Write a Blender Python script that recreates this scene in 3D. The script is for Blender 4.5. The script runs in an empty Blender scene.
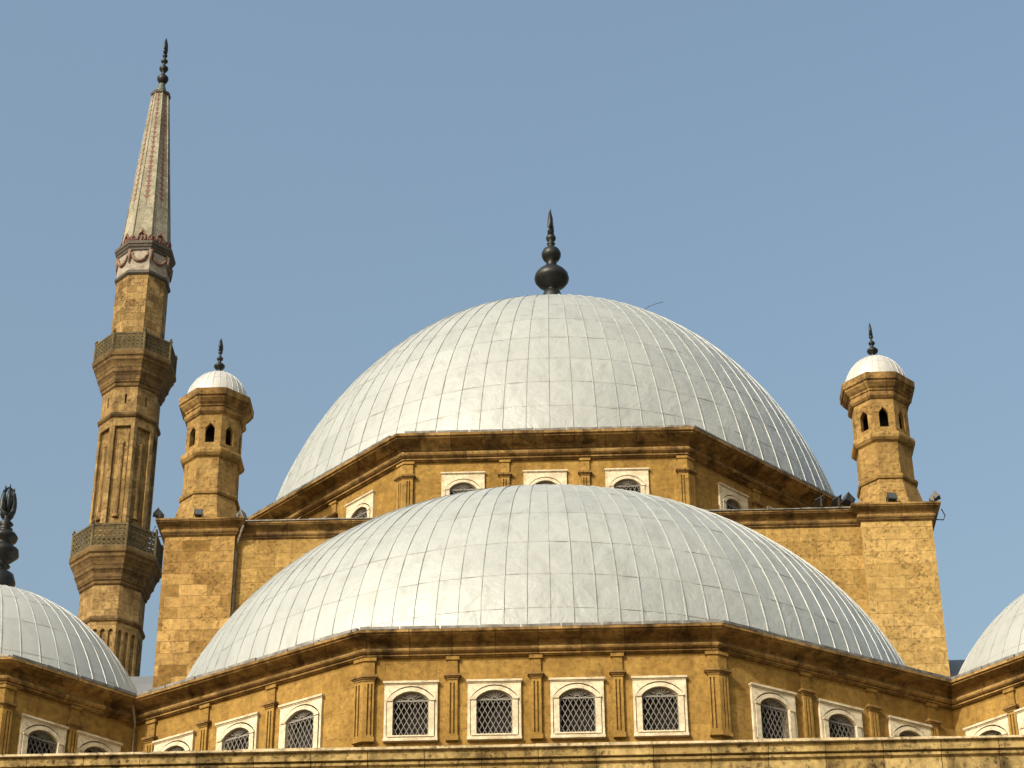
import bpy, bmesh, math, random
from mathutils import Vector, Matrix
random.seed(7)
R_ = math.radians
sc = bpy.context.scene
COL = sc.collection

# ------------------------------------------------------------------ camera
F_PX, PITCH, YAW, ROLL = 2267.16, R_(31.706), R_(1.663), R_(-0.471)
cd = bpy.data.cameras.new('camera'); cam = bpy.data.objects.new('camera', cd); COL.objects.link(cam)
fw = Vector((-math.sin(YAW)*math.cos(PITCH), math.cos(YAW)*math.cos(PITCH), math.sin(PITCH)))
rt = Vector((math.cos(YAW), math.sin(YAW), 0)); up = rt.cross(fw)
r2 = rt*math.cos(ROLL)+up*math.sin(ROLL); u2 = -rt*math.sin(ROLL)+up*math.cos(ROLL)
cam.matrix_world = Matrix(((r2.x, u2.x, -fw.x, 0.873), (r2.y, u2.y, -fw.y, -81.878), (r2.z, u2.z, -fw.z, 1.6), (0, 0, 0, 1)))
cd.sensor_fit = 'HORIZONTAL'; cd.sensor_width = 36; cd.lens = F_PX/1024*36
cd.clip_end = 5000; cd.clip_start = .5
sc.camera = cam

# ------------------------------------------------------------------ sky and sun
SUN_AZ, SUN_EL = R_(39), R_(33)        # azimuth to the left of the facade's outward axis
sd = Vector((-math.sin(SUN_AZ)*math.cos(SUN_EL), -math.cos(SUN_AZ)*math.cos(SUN_EL), math.sin(SUN_EL)))
w = bpy.data.worlds.new('World'); sc.world = w; w.use_nodes = True
nt = w.node_tree; bg = nt.nodes['Background']
sky = nt.nodes.new('ShaderNodeTexSky'); sky.sky_type = 'NISHITA'; sky.sun_disc = False
sky.sun_elevation = SUN_EL; sky.sun_rotation = math.atan2(sd.x, sd.y)
sky.air_density = 2.0; sky.dust_density = 10; sky.ozone_density = 3.0; sky.altitude = 100
nt.links.new(sky.outputs[0], bg.inputs[0]); bg.inputs[1].default_value = 0.15
ld = bpy.data.lights.new('sun', 'SUN'); sun = bpy.data.objects.new('sun', ld); COL.objects.link(sun)
ld.energy = 2.75; ld.angle = R_(.5); ld.color = (1.0, .955, .88)
sun.rotation_mode = 'QUATERNION'; sun.rotation_quaternion = sd.to_track_quat('Z', 'Y'); sun.location = (-60, -60, 90)
sc.view_settings.view_transform = 'Standard'; sc.view_settings.look = 'None'
sc.view_settings.exposure = 0.46; sc.view_settings.gamma = 1.0
sc.render.engine = 'CYCLES'
sc.render.resolution_x = 1024; sc.render.resolution_y = 768

# ------------------------------------------------------------------ materials
class NT:
    def __init__(s, name):
        s.m = bpy.data.materials.new(name); s.m.use_nodes = True; s.t = s.m.node_tree
        s.b = s.t.nodes['Principled BSDF']
    def n(s, typ, **kw):
        x = s.t.nodes.new(typ)
        for k, v in kw.items():
            if k.startswith('i_'):
                key = k[2:]; key = int(key) if key.isdigit() else key.replace('_', ' ')
                x.inputs[key].default_value = v
            else: setattr(x, k, v)
        return x
    def l(s, a, b): s.t.links.new(a, b)
    def math(s, op, a, b=None, c=None):
        x = s.n('ShaderNodeMath', operation=op)
        for i, v in enumerate((a, b, c)):
            if v is None: continue
            if isinstance(v, (int, float)): x.inputs[i].default_value = v
            else: s.l(v, x.inputs[i])
        return x.outputs[0]
    def mix(s, f, a, b, mode='MIX'):
        x = s.n('ShaderNodeMix', data_type='RGBA', blend_type=mode)
        for sock, v in ((x.inputs[0], f), (x.inputs[6], a), (x.inputs[7], b)):
            if isinstance(v, (int, float)): sock.default_value = v
            elif isinstance(v, tuple): sock.default_value = v if len(v) == 4 else v+(1,)
            else: s.l(v, sock)
        return x.outputs[2]
    def ramp(s, f, *st):
        x = s.n('ShaderNodeValToRGB'); e = x.color_ramp.elements
        while len(e) < len(st): e.new(.5)
        for el, (p, c) in zip(e, st):
            el.position = p; el.color = (c, c, c, 1) if isinstance(c, (int, float)) else c+(1,)
        s.l(f, x.inputs[0]); return x.outputs[0]
    def noise(s, vec, scale, detail=4, rough=.55, stretch=None, dist=0):
        if stretch:
            mp = s.n('ShaderNodeMapping'); mp.inputs['Scale'].default_value = stretch
            s.l(vec, mp.inputs[0]); vec = mp.outputs[0]
        x = s.n('ShaderNodeTexNoise'); x.inputs['Scale'].default_value = scale; x.inputs['Detail'].default_value = detail
        x.inputs['Roughness'].default_value = rough; x.inputs['Distortion'].default_value = dist
        s.l(vec, x.inputs['Vector']); return x.outputs[0]
    def bump(s, h, strength, dist):
        x = s.n('ShaderNodeBump', i_Strength=strength, i_Distance=dist); s.l(h, x.inputs['Height'])
        s.l(x.outputs[0], s.b.inputs['Normal'])

def stone(name, ca, cb, stain_col, bw=1.05, bh=.48, mortar=.012, mortar_col=(.2, .12, .05), stain=.6, pit=.5, blockvar=.5, streak=.5, bump=.5, mdepth=.6):
    k = NT(name); tc = k.n('ShaderNodeTexCoord'); uv = tc.outputs['UV']; ob = tc.outputs['Object']
    br = k.n('ShaderNodeTexBrick'); br.offset = .5
    wb = k.n('ShaderNodeTexNoise'); wb.inputs['Scale'].default_value = 2.2; wb.inputs['Detail'].default_value = 3; k.l(uv, wb.inputs['Vector'])
    ws = k.n('ShaderNodeVectorMath', operation='SCALE'); ws.inputs['Scale'].default_value = .07; k.l(wb.outputs['Color'], ws.inputs[0])
    wa = k.n('ShaderNodeVectorMath', operation='ADD'); k.l(uv, wa.inputs[0]); k.l(ws.outputs[0], wa.inputs[1])
    k.l(wa.outputs[0], br.inputs['Vector'])
    br.inputs['Scale'].default_value = 1; br.inputs['Brick Width'].default_value = bw; br.inputs['Row Height'].default_value = bh
    br.inputs['Mortar Size'].default_value = mortar; br.inputs['Mortar Smooth'].default_value = .4; br.inputs['Bias'].default_value = 0
    br.inputs['Color1'].default_value = (0, 0, 0, 1); br.inputs['Color2'].default_value = (1, 1, 1, 1); br.inputs['Mortar'].default_value = (.5, .5, .5, 1)
    blk = k.n('ShaderNodeSeparateColor'); k.l(br.outputs['Color'], blk.inputs[0])
    n1 = k.noise(ob, .55, 6, .62); n2 = k.noise(ob, 5.5, 6, .65); n3 = k.noise(ob, 8.5, 5, .7)
    f = k.math('ADD', k.math('MULTIPLY', blk.outputs[0], blockvar), k.math('MULTIPLY', n1, 1-blockvar))
    f = k.math('ADD', k.math('MULTIPLY', f, .72), k.math('MULTIPLY', n2, .28))
    base = k.mix(k.ramp(f, (.22, 0.), (.78, 1.)), ca, cb)
    fine = k.ramp(n2, (.32, .72), (.68, 1.2))
    base = k.mix(1., base, fine, 'MULTIPLY')
    # weathering with its own shape: run-off streaks and blotches
    st = k.noise(ob, 1.7, 6, .6, (1, 1, .18)); bl = k.noise(ob, .9, 7, .68, dist=.6)
    sf = k.math('MULTIPLY', k.ramp(st, (.48, 0.), (.72, 1.)), streak)
    base = k.mix(sf, base, stain_col)
    sf = k.math('MULTIPLY', k.ramp(bl, (.5, 0.), (.68, 1.)), stain)
    base = k.mix(sf, base, stain_col)
    vo = k.n('ShaderNodeTexVoronoi', feature='F1'); vo.inputs['Scale'].default_value = 7.5; k.l(ob, vo.inputs['Vector'])
    pm = k.math('MULTIPLY', k.ramp(n3, (.55, 0.), (.63, 1.)), k.ramp(bl, (.35, 0.2), (.6, 1.)))
    base = k.mix(k.math('MULTIPLY', pm, pit), base, (stain_col[0]*.6, stain_col[1]*.6, stain_col[2]*.6))
    base = k.mix(k.math('MULTIPLY', br.outputs['Fac'], mdepth), base, mortar_col)
    k.l(base, k.b.inputs['Base Color']); k.b.inputs['Roughness'].default_value = .9
    k.b.inputs['Specular IOR Level'].default_value = .2
    h = k.math('SUBTRACT', k.math('ADD', k.math('MULTIPLY', n2, .5), k.math('MULTIPLY', pm, -.5)), k.math('MULTIPLY', br.outputs['Fac'], .8))
    k.bump(h, bump, .03)
    return k.m

def sheet(name, col, dark, metal=.45, rough=.42, wrinkle=.35, line=.5):
    """sheet-metal covering: UV integer cells are the sheets"""
    k = NT(name); tc = k.n('ShaderNodeTexCoord'); uv = tc.outputs['UV']; ob = tc.outputs['Object']
    fl = k.n('ShaderNodeVectorMath', operation='FLOOR'); k.l(uv, fl.inputs[0])
    fr = k.n('ShaderNodeVectorMath', operation='FRACTION'); k.l(uv, fr.inputs[0])
    wn = k.n('ShaderNodeTexWhiteNoise', noise_dimensions='2D'); k.l(fl.outputs[0], wn.inputs['Vector'])
    sp = k.n('ShaderNodeSeparateXYZ'); k.l(fr.outputs[0], sp.inputs[0])
    n1 = k.noise(ob, .35, 5, .6); n2 = k.noise(ob, 3.0, 6, .65); st = k.noise(ob, 2.2, 5, .6, (1, 1, .2))
    v = k.math('ADD', k.math('MULTIPLY', wn.outputs[0], .16), k.math('ADD', k.math('MULTIPLY', n1, .59), k.math('MULTIPLY', n2, .25)))
    base = k.mix(k.ramp(v, (.25, 0.), (.75, 1.)), dark, col)
    base = k.mix(k.math('MULTIPLY', k.ramp(st, (.5, 0.), (.75, 1.)), .5), base, (dark[0]*.72, dark[1]*.72, dark[2]*.66))
    # dirt in the lap joints
    jn = k.noise(ob, 4.5, 4, .7)
    dx = k.math('ABSOLUTE', k.math('SUBTRACT', sp.outputs[0], .5)); dy = k.math('ABSOLUTE', k.math('SUBTRACT', sp.outputs[1], .5))
    lx = k.ramp(dx, (.455, 0.), (.485, 1.)); ly = k.ramp(dy, (.485, 0.), (.496, 1.))
    jm = k.math('MULTIPLY', k.math('MAXIMUM', k.math('MULTIPLY', lx, .65), ly), k.math('MULTIPLY', k.ramp(jn, (.3, .25), (.65, 1.)), line))
    base = k.mix(jm, base, (.2, .18, .14))
    dot = k.math('MULTIPLY', k.math('MULTIPLY', k.ramp(dx, (.43, 0.), (.45, 1.)), k.ramp(dy, (.466, 0.), (.476, 1.))), k.ramp(jn, (.42, 0.), (.52, 1.)))
    base = k.mix(k.math('MULTIPLY', dot, .8*line), base, (.06, .055, .045))
    k.l(base, k.b.inputs['Base Color'])
    k.b.inputs['Metallic'].default_value = metal
    rg = k.math('ADD', rough-.1, k.math('ADD', k.math('MULTIPLY', wn.outputs[0], .05), k.math('MULTIPLY', n2, .18)))
    k.l(rg, k.b.inputs['Roughness'])
    cr = k.noise(ob, .55, 6, .62, dist=1.6); dn = k.noise(ob, 1.6, 3, .5)
    h = k.math('ADD', k.math('MULTIPLY', k.math('ABSOLUTE', k.math('SUBTRACT', cr, .5)), -.9), k.math('MULTIPLY', dn, .6))
    tl = k.math('MULTIPLY', k.math('MULTIPLY', k.math('SUBTRACT', wn.outputs[0], .5), sp.outputs[1]), .14)
    k.bump(k.math('ADD', k.math('ADD', h, tl), k.math('MULTIPLY', n2, .12)), wrinkle, .12)
    return k.m

def simple(name, col, rough=.7, metal=0., var=.25, scale=6, bump=.2, col2=None):
    k = NT(name); tc = k.n('ShaderNodeTexCoord'); ob = tc.outputs['Object']
    n = k.noise(ob, scale, 5, .6)
    c2 = col2 or tuple(c*(1-var*1.6) for c in col)
    k.l(k.mix(k.ramp(n, (.35, 0.), (.65, 1.)), c2, col), k.b.inputs['Base Color'])
    k.b.inputs['Roughness'].default_value = rough; k.b.inputs['Metallic'].default_value = metal
    if bump: k.bump(n, bump, .02)
    return k.m

M = {}
M['wall'] = stone('ochre_stone', (.22, .13, .029), (.335, .208, .055), (.12, .06, .010), bw=1.3, bh=.62, mortar=.009, stain=.35, pit=.35, blockvar=.5, streak=.5, bump=.6, mdepth=.4)
M['trim'] = stone('cornice_stone', (.15, .084, .023), (.35, .222, .078), (.026, .013, .0045), bw=1.1, bh=2.0, mortar=.014, mortar_col=(.04, .02, .008), stain=.85, pit=.5, blockvar=.62, streak=.9, bump=.7)
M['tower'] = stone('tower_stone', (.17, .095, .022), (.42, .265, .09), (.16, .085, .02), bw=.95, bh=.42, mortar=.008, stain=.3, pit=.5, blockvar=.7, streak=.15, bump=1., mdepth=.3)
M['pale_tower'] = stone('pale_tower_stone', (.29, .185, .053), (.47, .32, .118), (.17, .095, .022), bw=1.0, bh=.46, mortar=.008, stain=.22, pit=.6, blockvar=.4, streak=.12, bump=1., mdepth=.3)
M['screen'] = stone('screen_wall_stone', (.21, .128, .034), (.42, .275, .088), (.13, .07, .015), bw=1.15, bh=.55, mortar=.009, stain=.45, pit=.65, blockvar=.4, streak=.35, bump=1., mdepth=.35)
M['turret'] = stone('turret_stone', (.21, .128, .037), (.37, .242, .082), (.10, .055, .015), bw=.8, bh=.4, mortar=.008, stain=.55, pit=.65, blockvar=.4, streak=.5, bump=.9, mdepth=.35)
M['minaret'] = stone('minaret_stone', (.16, .10, .032), (.37, .25, .10), (.06, .034, .012), bw=.62, bh=.42, mortar=.014, stain=.65, pit=.65, blockvar=.6, streak=.55, bump=1., mdepth=.5)
M['minaret_trim'] = stone('minaret_trim_stone', (.085, .05, .018), (.20, .13, .05), (.028, .016, .007), bw=.9, bh=3, mortar=.01, stain=.75, pit=.5, blockvar=.3, streak=.7, bump=.8)
M['ledge'] = stone('parapet_stone', (.22, .145, .045), (.42, .31, .125), (.03, .018, .007), bw=1.37, bh=3., mortar=.012, mortar_col=(.03, .018, .008), stain=.9, pit=.8, blockvar=.45, streak=.85, bump=1., mdepth=.7)
M['marble'] = stone('window_marble', (.50, .43, .29), (.66, .59, .43), (.26, .18, .085), bw=3, bh=3, mortar=0, stain=.45, pit=.45, blockvar=.2, streak=.35, bump=.3, mdepth=0)
M['coping'] = stone('sunlit_coping_stone', (.42, .33, .18), (.62, .52, .33), (.09, .06, .03), bw=3, bh=3., mortar=0, stain=.6, pit=.7, blockvar=.4, streak=.5, bump=.8, mdepth=0)  # paler than the parapet stone: the lit top rim put into its colour
M['dome'] = sheet('dome_sheet_metal', (.35, .372, .35), (.28, .30, .285), metal=.14, rough=.5, wrinkle=.6, line=.75)
M['dome_pale'] = sheet('pale_dome_sheet_metal', (.365, .38, .355), (.295, .31, .29), metal=.14, rough=.52, wrinkle=.15)
M['cap'] = sheet('white_turret_metal', (.48, .48, .45), (.39, .39, .365), metal=.1, rough=.5, wrinkle=.12)
M['lead'] = sheet('lead_roof_sheet', (.19, .205, .21), (.14, .15, .155), metal=.3, rough=.5, wrinkle=.2)
M['flash'] = simple('eaves_flashing', (.20, .19, .165), .5, .3, .4, 4)
M['iron'] = simple('grille_iron', (.20, .185, .155), .6, .2, .25, 20, 0)
M['pane'] = simple('dark_glass_and_inner_shade', (.008, .007, .006), .9, 0, .2, 3, 0)  # window panes; on the lantern core it paints the hollow's shade
M['bronze'] = simple('dark_bronze', (.022, .023, .021), .45, .5, .4, 7, .3, (.012, .015, .014))
M['verdigris'] = simple('green_bronze', (.10, .13, .10), .6, .3, .3, 9)
M['rail'] = stone('railing_stone', (.085, .066, .032), (.15, .118, .06), (.035, .027, .013), bw=5, bh=5, mortar=0, stain=.6, pit=.3, blockvar=.1, streak=.5, bump=.2, mdepth=0)
M['spire'] = stone('spire_lead', (.23, .215, .155), (.335, .315, .235), (.11, .10, .065), bw=2.2, bh=.55, mortar=.012, mortar_col=(.16, .16, .11), stain=.5, pit=.2, blockvar=.5, streak=.6, bump=.3, mdepth=.6)
M['red'] = simple('faded_red_paint', (.19, .075, .05), .8, 0, .3, 10)
M['plaster'] = simple('pale_plaster', (.34, .295, .23), .85, 0, .3, 4)
M['swag'] = simple('pink_plaster', (.22, .14, .095), .85, 0, .3, 6)
M['darktrim'] = simple('dark_lead_moulding', (.085, .068, .05), .7, .1, .3, 5)
M['fixture'] = simple('floodlight_housing', (.06, .06, .055), .5, .4, .3, 12)
M['lens'] = simple('floodlight_glass', (.06, .065, .07), .4, .2, .1, 3, 0)
M['pipe'] = simple('rusty_drainpipe', (.30, .24, .18), .6, .2, .4, 5)
M['cable'] = simple('black_cable', (.03, .03, .03), .6, 0, .1, 3, 0)
M['ground'] = stone('court_paving', (.16, .13, .09), (.22, .18, .12), (.1, .08, .06), bw=1, bh=1, stain=.2, pit=.1, streak=.1)
M['roof'] = stone('terrace_screed', (.20, .16, .10), (.28, .22, .14), (.12, .1, .06), bw=3, bh=3, stain=.3, pit=.1, streak=.1)

# ------------------------------------------------------------------ builders
class MB:
    def __init__(s): s.v = []; s.f = []; s.uv = []; s.sm = []
    def vert(s, p): s.v.append(Vector(p)); return len(s.v)-1
    def face(s, pts, uv=None, smooth=False):
        s.f.append([s.vert(p) for p in pts]); s.uv.append(uv); s.sm.append(smooth)
    def iface(s, idx, uv=None, smooth=False):
        s.f.append(list(idx)); s.uv.append(uv); s.sm.append(smooth)
    def box(s, x0, x1, y0, y1, z0, z1, mat=None):
        c = [Vector((x, y, z)) for z in (z0, z1) for y in (y0, y1) for x in (x0, x1)]
        if mat is not None: c = [mat @ p for p in c]
        for q in ((0, 1, 5, 4), (1, 3, 7, 5), (3, 2, 6, 7), (2, 0, 4, 6), (4, 5, 7, 6), (2, 3, 1, 0)):
            s.face([c[i] for i in q])
    def lathe(s, prof, n, cx=0, cy=0, rot=0, smooth=False, cap=True, arc=None):
        rings = []
        for r, z in prof:
            rings.append([s.vert((cx+r*math.cos(rot+2*math.pi*i/n), cy+r*math.sin(rot+2*math.pi*i/n), z)) for i in range(n)])
        for a, b in zip(rings, rings[1:]):
            for i in range(n):
                j = (i+1) % n; s.iface((a[i], a[j], b[j], b[i]), smooth=smooth)
        if cap:
            s.iface(list(reversed(rings[0]))); s.iface(rings[-1])
    def tube(s, pts, r, n=6, smooth=True):
        pts = [Vector(p) for p in pts]; rings = []
        for i, p in enumerate(pts):
            d = (pts[min(i+1, len(pts)-1)]-pts[max(i-1, 0)]).normalized()
            a = d.orthogonal().normalized() if abs(d.z) > .95 else d.cross(Vector((0, 0, 1))).normalized()
            b = d.cross(a)
            rr = r[i] if isinstance(r, (list, tuple)) else r
            rings.append([s.vert(p+a*rr*math.cos(2*math.pi*k/n)+b*rr*math.sin(2*math.pi*k/n)) for k in range(n)])
        for a, b in zip(rings, rings[1:]):
            for k in range(n):
                j = (k+1) % n; s.iface((a[k], a[j], b[j], b[k]), smooth=smooth)
        s.iface(list(reversed(rings[0]))); s.iface(rings[-1])
    def bar(s, a, b, wd, dp, nrm=Vector((0, -1, 0))):
        a = Vector(a); b = Vector(b); d = (b-a).normalized(); sd_ = d.cross(nrm).normalized()
        c = []
        for p in (a, b):
            for sx, sy in ((-1, -1), (1, -1), (1, 1), (-1, 1)):
                c.append(p+sd_*sx*wd/2+nrm*sy*dp/2)
        for q in ((0, 1, 2, 3), (7, 6, 5, 4), (0, 4, 5, 1), (1, 5, 6, 2), (2, 6, 7, 3), (3, 7, 4, 0)):
            s.face([c[i] for i in q])
    def build(s, name, mat, parent=None, loc=None, keep_uv=False, label=None):
        off = Vector(loc) if loc is not None else (parent_loc(parent) if parent else Vector((0, 0, 0)))
        me = bpy.data.meshes.new(name)
        me.from_pydata([p-off for p in s.v], [], s.f); me.update()
        uvl = me.uv_layers.new(name='UVMap')
        for pl in me.polygons:
            u = s.uv[pl.index]
            pl.use_smooth = s.sm[pl.index]
            if u:
                for li, c in zip(pl.loop_indices, u): uvl.data[li].uv = c
            else:
                n = pl.normal
                if abs(n.z) > .9: t = Vector((1, 0, 0)); b = Vector((0, 1, 0))
                else:
                    t = Vector((-n.y, n.x, 0)).normalized(); b = n.cross(t)
                    if b.z < 0: b = -b
                for li, vi in zip(pl.loop_indices, pl.vertices):
                    p = s.v[vi]; uvl.data[li].uv = (p.dot(t), p.z if abs(n.z) < .9 else p.dot(b))
        me.materials.append(M[mat])
        o = bpy.data.objects.new(name, me); COL.objects.link(o)
        if parent: o.parent = parent
        if loc is not None: o.location = Vector(loc)-(parent_loc(parent) if parent else Vector((0, 0, 0)))
        if label: o['label'] = label
        return o

def parent_loc(p):
    l = Vector((0, 0, 0))
    while p: l += p.location; p = p.parent
    return l
def thing(name, label, cat, loc=(0, 0, 0), group=None):
    o = bpy.data.objects.new(name, None); COL.objects.link(o); o.location = loc
    o['label'] = label; o['category'] = cat
    if group: o['group'] = group
    return o
def tag(o, label, cat, group=None):
    o['label'] = label; o['category'] = cat
    if group: o['group'] = group
    return o
def copy_tree(o, parent, loc, rz):
    """copy of a part and its sub-parts, set at a place in its parent"""
    c = o.copy(); COL.objects.link(c); c.parent = parent; c.location = loc; c.rotation_euler = (0, 0, rz)
    for ch in list(o.children):
        d = ch.copy(); COL.objects.link(d); d.parent = c
    return c

def offset_path(path, o, closed=False):
    n = len(path); out = []
    for i in range(n):
        a = path[i-1] if (i > 0 or closed) else None
        b = path[(i+1) % n] if (i < n-1 or closed) else None
        p = Vector(path[i][:2]); ns = []
        for q0, q1 in ((a, path[i]), (path[i], b)):
            if q0 is None or q1 is None: continue
            t = (Vector(q1[:2])-Vector(q0[:2])).normalized(); ns.append(Vector((t.y, -t.x)))
        if len(ns) == 1: out.append(p+ns[0]*o)
        else:
            m = (ns[0]+ns[1]).normalized(); out.append(p+m*o/max(.2, m.dot(ns[0])))
    return out
def sweep(mb, path, prof, closed=False, seg=None, caps=True):
    """profile (outward offset, z) swept along a plan path with mitred corners"""
    offs = [offset_path(path, o, closed) for o, z in prof]; n = len(path)
    segs = seg if seg is not None else range(n if closed else n-1)
    for i in segs:
        j = (i+1) % n
        for k in range(len(prof)-1):
            a, b = offs[k], offs[k+1]; za, zb = prof[k][1], prof[k+1][1]
            mb.face([(a[i].x, a[i].y, za), (a[j].x, a[j].y, za), (b[j].x, b[j].y, zb), (b[i].x, b[i].y, zb)])
    if caps and not closed:
        for i in (min(segs), max(segs)+1):
            mb.face([(offs[k][i].x, offs[k][i].y, prof[k][1]) for k in range(len(prof))])

def facet(mb, P0, P1, z0, z1, holes=(), recess=.0, back=False, d0=0.):
    """one flat wall facet with arched or square openings cut in it; holes: (s, zb, [(dx, z) along the head, left to right])"""
    P0 = Vector(P0[:2]); P1 = Vector(P1[:2]); L = (P1-P0).length; t = (P1-P0)/L; n = Vector((t.y, -t.x))
    def P(s, z, d=0.):
        q = P0+t*s+n*(d+d0); return (q.x, q.y, z)
    def quad(s0, s1, a, b): mb.face([P(s0, a), P(s1, a), P(s1, b), P(s0, b)])
    s = 0.
    for sx, zb, head in sorted(holes, key=lambda h: h[0]):
        l = sx+head[0][0]; r = sx+head[-1][0]
        quad(s, l, z0, z1); quad(l, r, z0, zb)
        for (xa, za), (xb, zb2) in zip(head, head[1:]):
            mb.face([P(sx+xa, za), P(sx+xb, zb2), P(sx+xb, z1), P(sx+xa, z1)])
        if recess:
            ring = [(l, zb), (r, zb)]+[(sx+x, z) for x, z in reversed(head)]
            for (a, za), (b, zc) in zip(ring, ring[1:]+ring[:1]):
                mb.face([P(a, za), P(b, zc), P(b, zc, -recess), P(a, za, -recess)])
            if back: mb.face([P(a, z, -recess) for a, z in ring])
        s = r
    quad(s, L, z0, z1)

def oct_path(R, cx, cy, rot=R_(22.5)):
    return [(cx+R*math.cos(rot+R_(45)*i), cy+R*math.sin(rot+R_(45)*i)) for i in range(8)]
def arch(hw, zs, rise, n=8):
    r = (hw*hw+rise*rise)/(2*rise); a = math.asin(min(1, hw/r)); out = []
    for i in range(n+1):
        t = -a+2*a*i/n; out.append((r*math.sin(t), zs+rise-r+r*math.cos(t)))
    return out

def cornice_profile(p, h, zt):
    """offset 0 = wall face, p = outer lip"""
    z = lambda f: zt-h*f
    return [(-.02, z(1.0)), (.12*p, z(1.0)), (.14*p, z(.95)), (.22*p, z(.95)), (.22*p, z(.89)), (.18*p, z(.87)),
            (.28*p, z(.85)), (.37*p, z(.79)), (.40*p, z(.72)), (.37*p, z(.65)), (.28*p, z(.59)), (.20*p, z(.57)), (.20*p, z(.50)),
            (.24*p, z(.42)), (.36*p, z(.36)), (.56*p, z(.30)), (.80*p, z(.23)), (.90*p, z(.2)), (.90*p, z(.15)), (1.0*p, z(.12)), (1.0*p, z(0)), (-.02, z(-.01))]

def dome(name, mat, parent, cx, cy, z0, Rh, Rv, nseam, rows, lat0, rib=.045, skirt=None, ang=(0, 360), sub=2, lab=None, jit=.006):
    """ellipsoidal dome of seamed metal sheets: real standing seams and lapped rows"""
    mb = MB(); rng = random.Random(hash(name) % 99+nseam)
    a0, a1 = R_(ang[0]), R_(ang[1]); full = abs(a1-a0) > 6.2
    nc = int(round(nseam*abs(a1-a0)/(2*math.pi)))*sub
    lats = []                                                   # (lat, v)
    rw = [lat0]+[r for r in rows if r > lat0+.5]+[90]
    for i, (a, b) in enumerate(zip(rw, rw[1:])):
        k = 3 if b < 80 else 6
        for q in range(k): lats.append((a+(b-a)*q/k, i+q/k))
    lats.append((89.6, len(rw)-1.01))
    def P(th, lat, h=0.):
        cl, sl = math.cos(R_(lat)), math.sin(R_(lat))
        n = Vector((math.cos(th)*cl/Rh, math.sin(th)*cl/Rh, sl/Rv)).normalized()
        return Vector((cx+Rh*cl*math.cos(th), cy+Rh*cl*math.sin(th), z0+Rv*sl))+n*h
    grid = []
    for lat, v in lats:
        row = []
        for c in range(nc+(0 if full else 1)):
            th = a0+(a1-a0)*c/nc
            j = rng.gauss(0, jit) if lat < 80 else 0
            row.append(mb.vert(P(th, lat, j)))
        grid.append(row)
    for r in range(len(grid)-1):
        for c in range(nc):
            d = (c+1) % len(grid[r])
            u0, u1 = c/sub, (c+1)/sub; v0, v1 = lats[r][1], lats[r+1][1]
            mb.iface((grid[r][c], grid[r][d], grid[r+1][d], grid[r+1][c]), [(u0, v0), (u1, v0), (u1, v1), (u0, v1)], True)
    if skirt is not None:
        for c in range(nc):
            d = (c+1) % len(grid[0]); pa = mb.v[grid[0][c]]; pb = mb.v[grid[0][d]]
            mb.face([(pa.x, pa.y, skirt), (pb.x, pb.y, skirt), pb, pa], [(c/sub, -.9), ((c+1)/sub, -.9), ((c+1)/sub, -.01), (c/sub, -.01)], True)
    # standing seams
    for s in range(int(round(nseam*abs(a1-a0)/(2*math.pi)))+(0 if full else 1)):
        th = a0+(a1-a0)*s*sub/nc; lmax = 84 if s % 2 == 0 else (70 if s % 4 == 1 else 77)
        pr = None; w_ = rib*(.85+.3*rng.random())
        for lat, v in lats:
            if lat > lmax: break
            rr = Rh*math.cos(R_(lat)); da = w_*1.0/max(rr, .3)
            cur = [P(th-da, lat, -.004), P(th-da*.55, lat, w_), P(th+da*.55, lat, w_), P(th+da, lat, -.004)]
            if pr:
                for q in range(3): mb.face([pr[q], pr[q+1], cur[q+1], cur[q]], [(s+.4, v), (s+.6, v), (s+.6, v+.1), (s+.4, v+.1)])
            pr = cur
    # lapped row edges, a little broken
    for i, lat in enumerate(rw[1:-1]):
        for c in range(nc//sub):
            if rng.random() < .07: continue
            dl = R_(1)*0+rng.gauss(0, .06)
            tA = a0+(a1-a0)*(c*sub)/nc; tB = a0+(a1-a0)*((c+1)*sub)/nc
            h = rib*.28; e = rib*28/Rv*.9
            pts0 = [P(t, lat+dl-e, -.003) for t in (tA, (tA+tB)/2, tB)]; pts1 = [P(t, lat+dl-e*.5, h) for t in (tA, (tA+tB)/2, tB)]
            pts2 = [P(t, lat+dl+e*.6, -.003) for t in (tA, (tA+tB)/2, tB)]
            for q in range(2):
                mb.face([pts0[q], pts0[q+1], pts1[q+1], pts1[q]], [(c+.45, i+.98)]*4)
                mb.face([pts1[q], pts1[q+1], pts2[q+1], pts2[q]], [(c+.45, i+1.03)]*4)
    o = mb.build(name, mat, parent)
    if lab: o['label'] = lab
    return o

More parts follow.
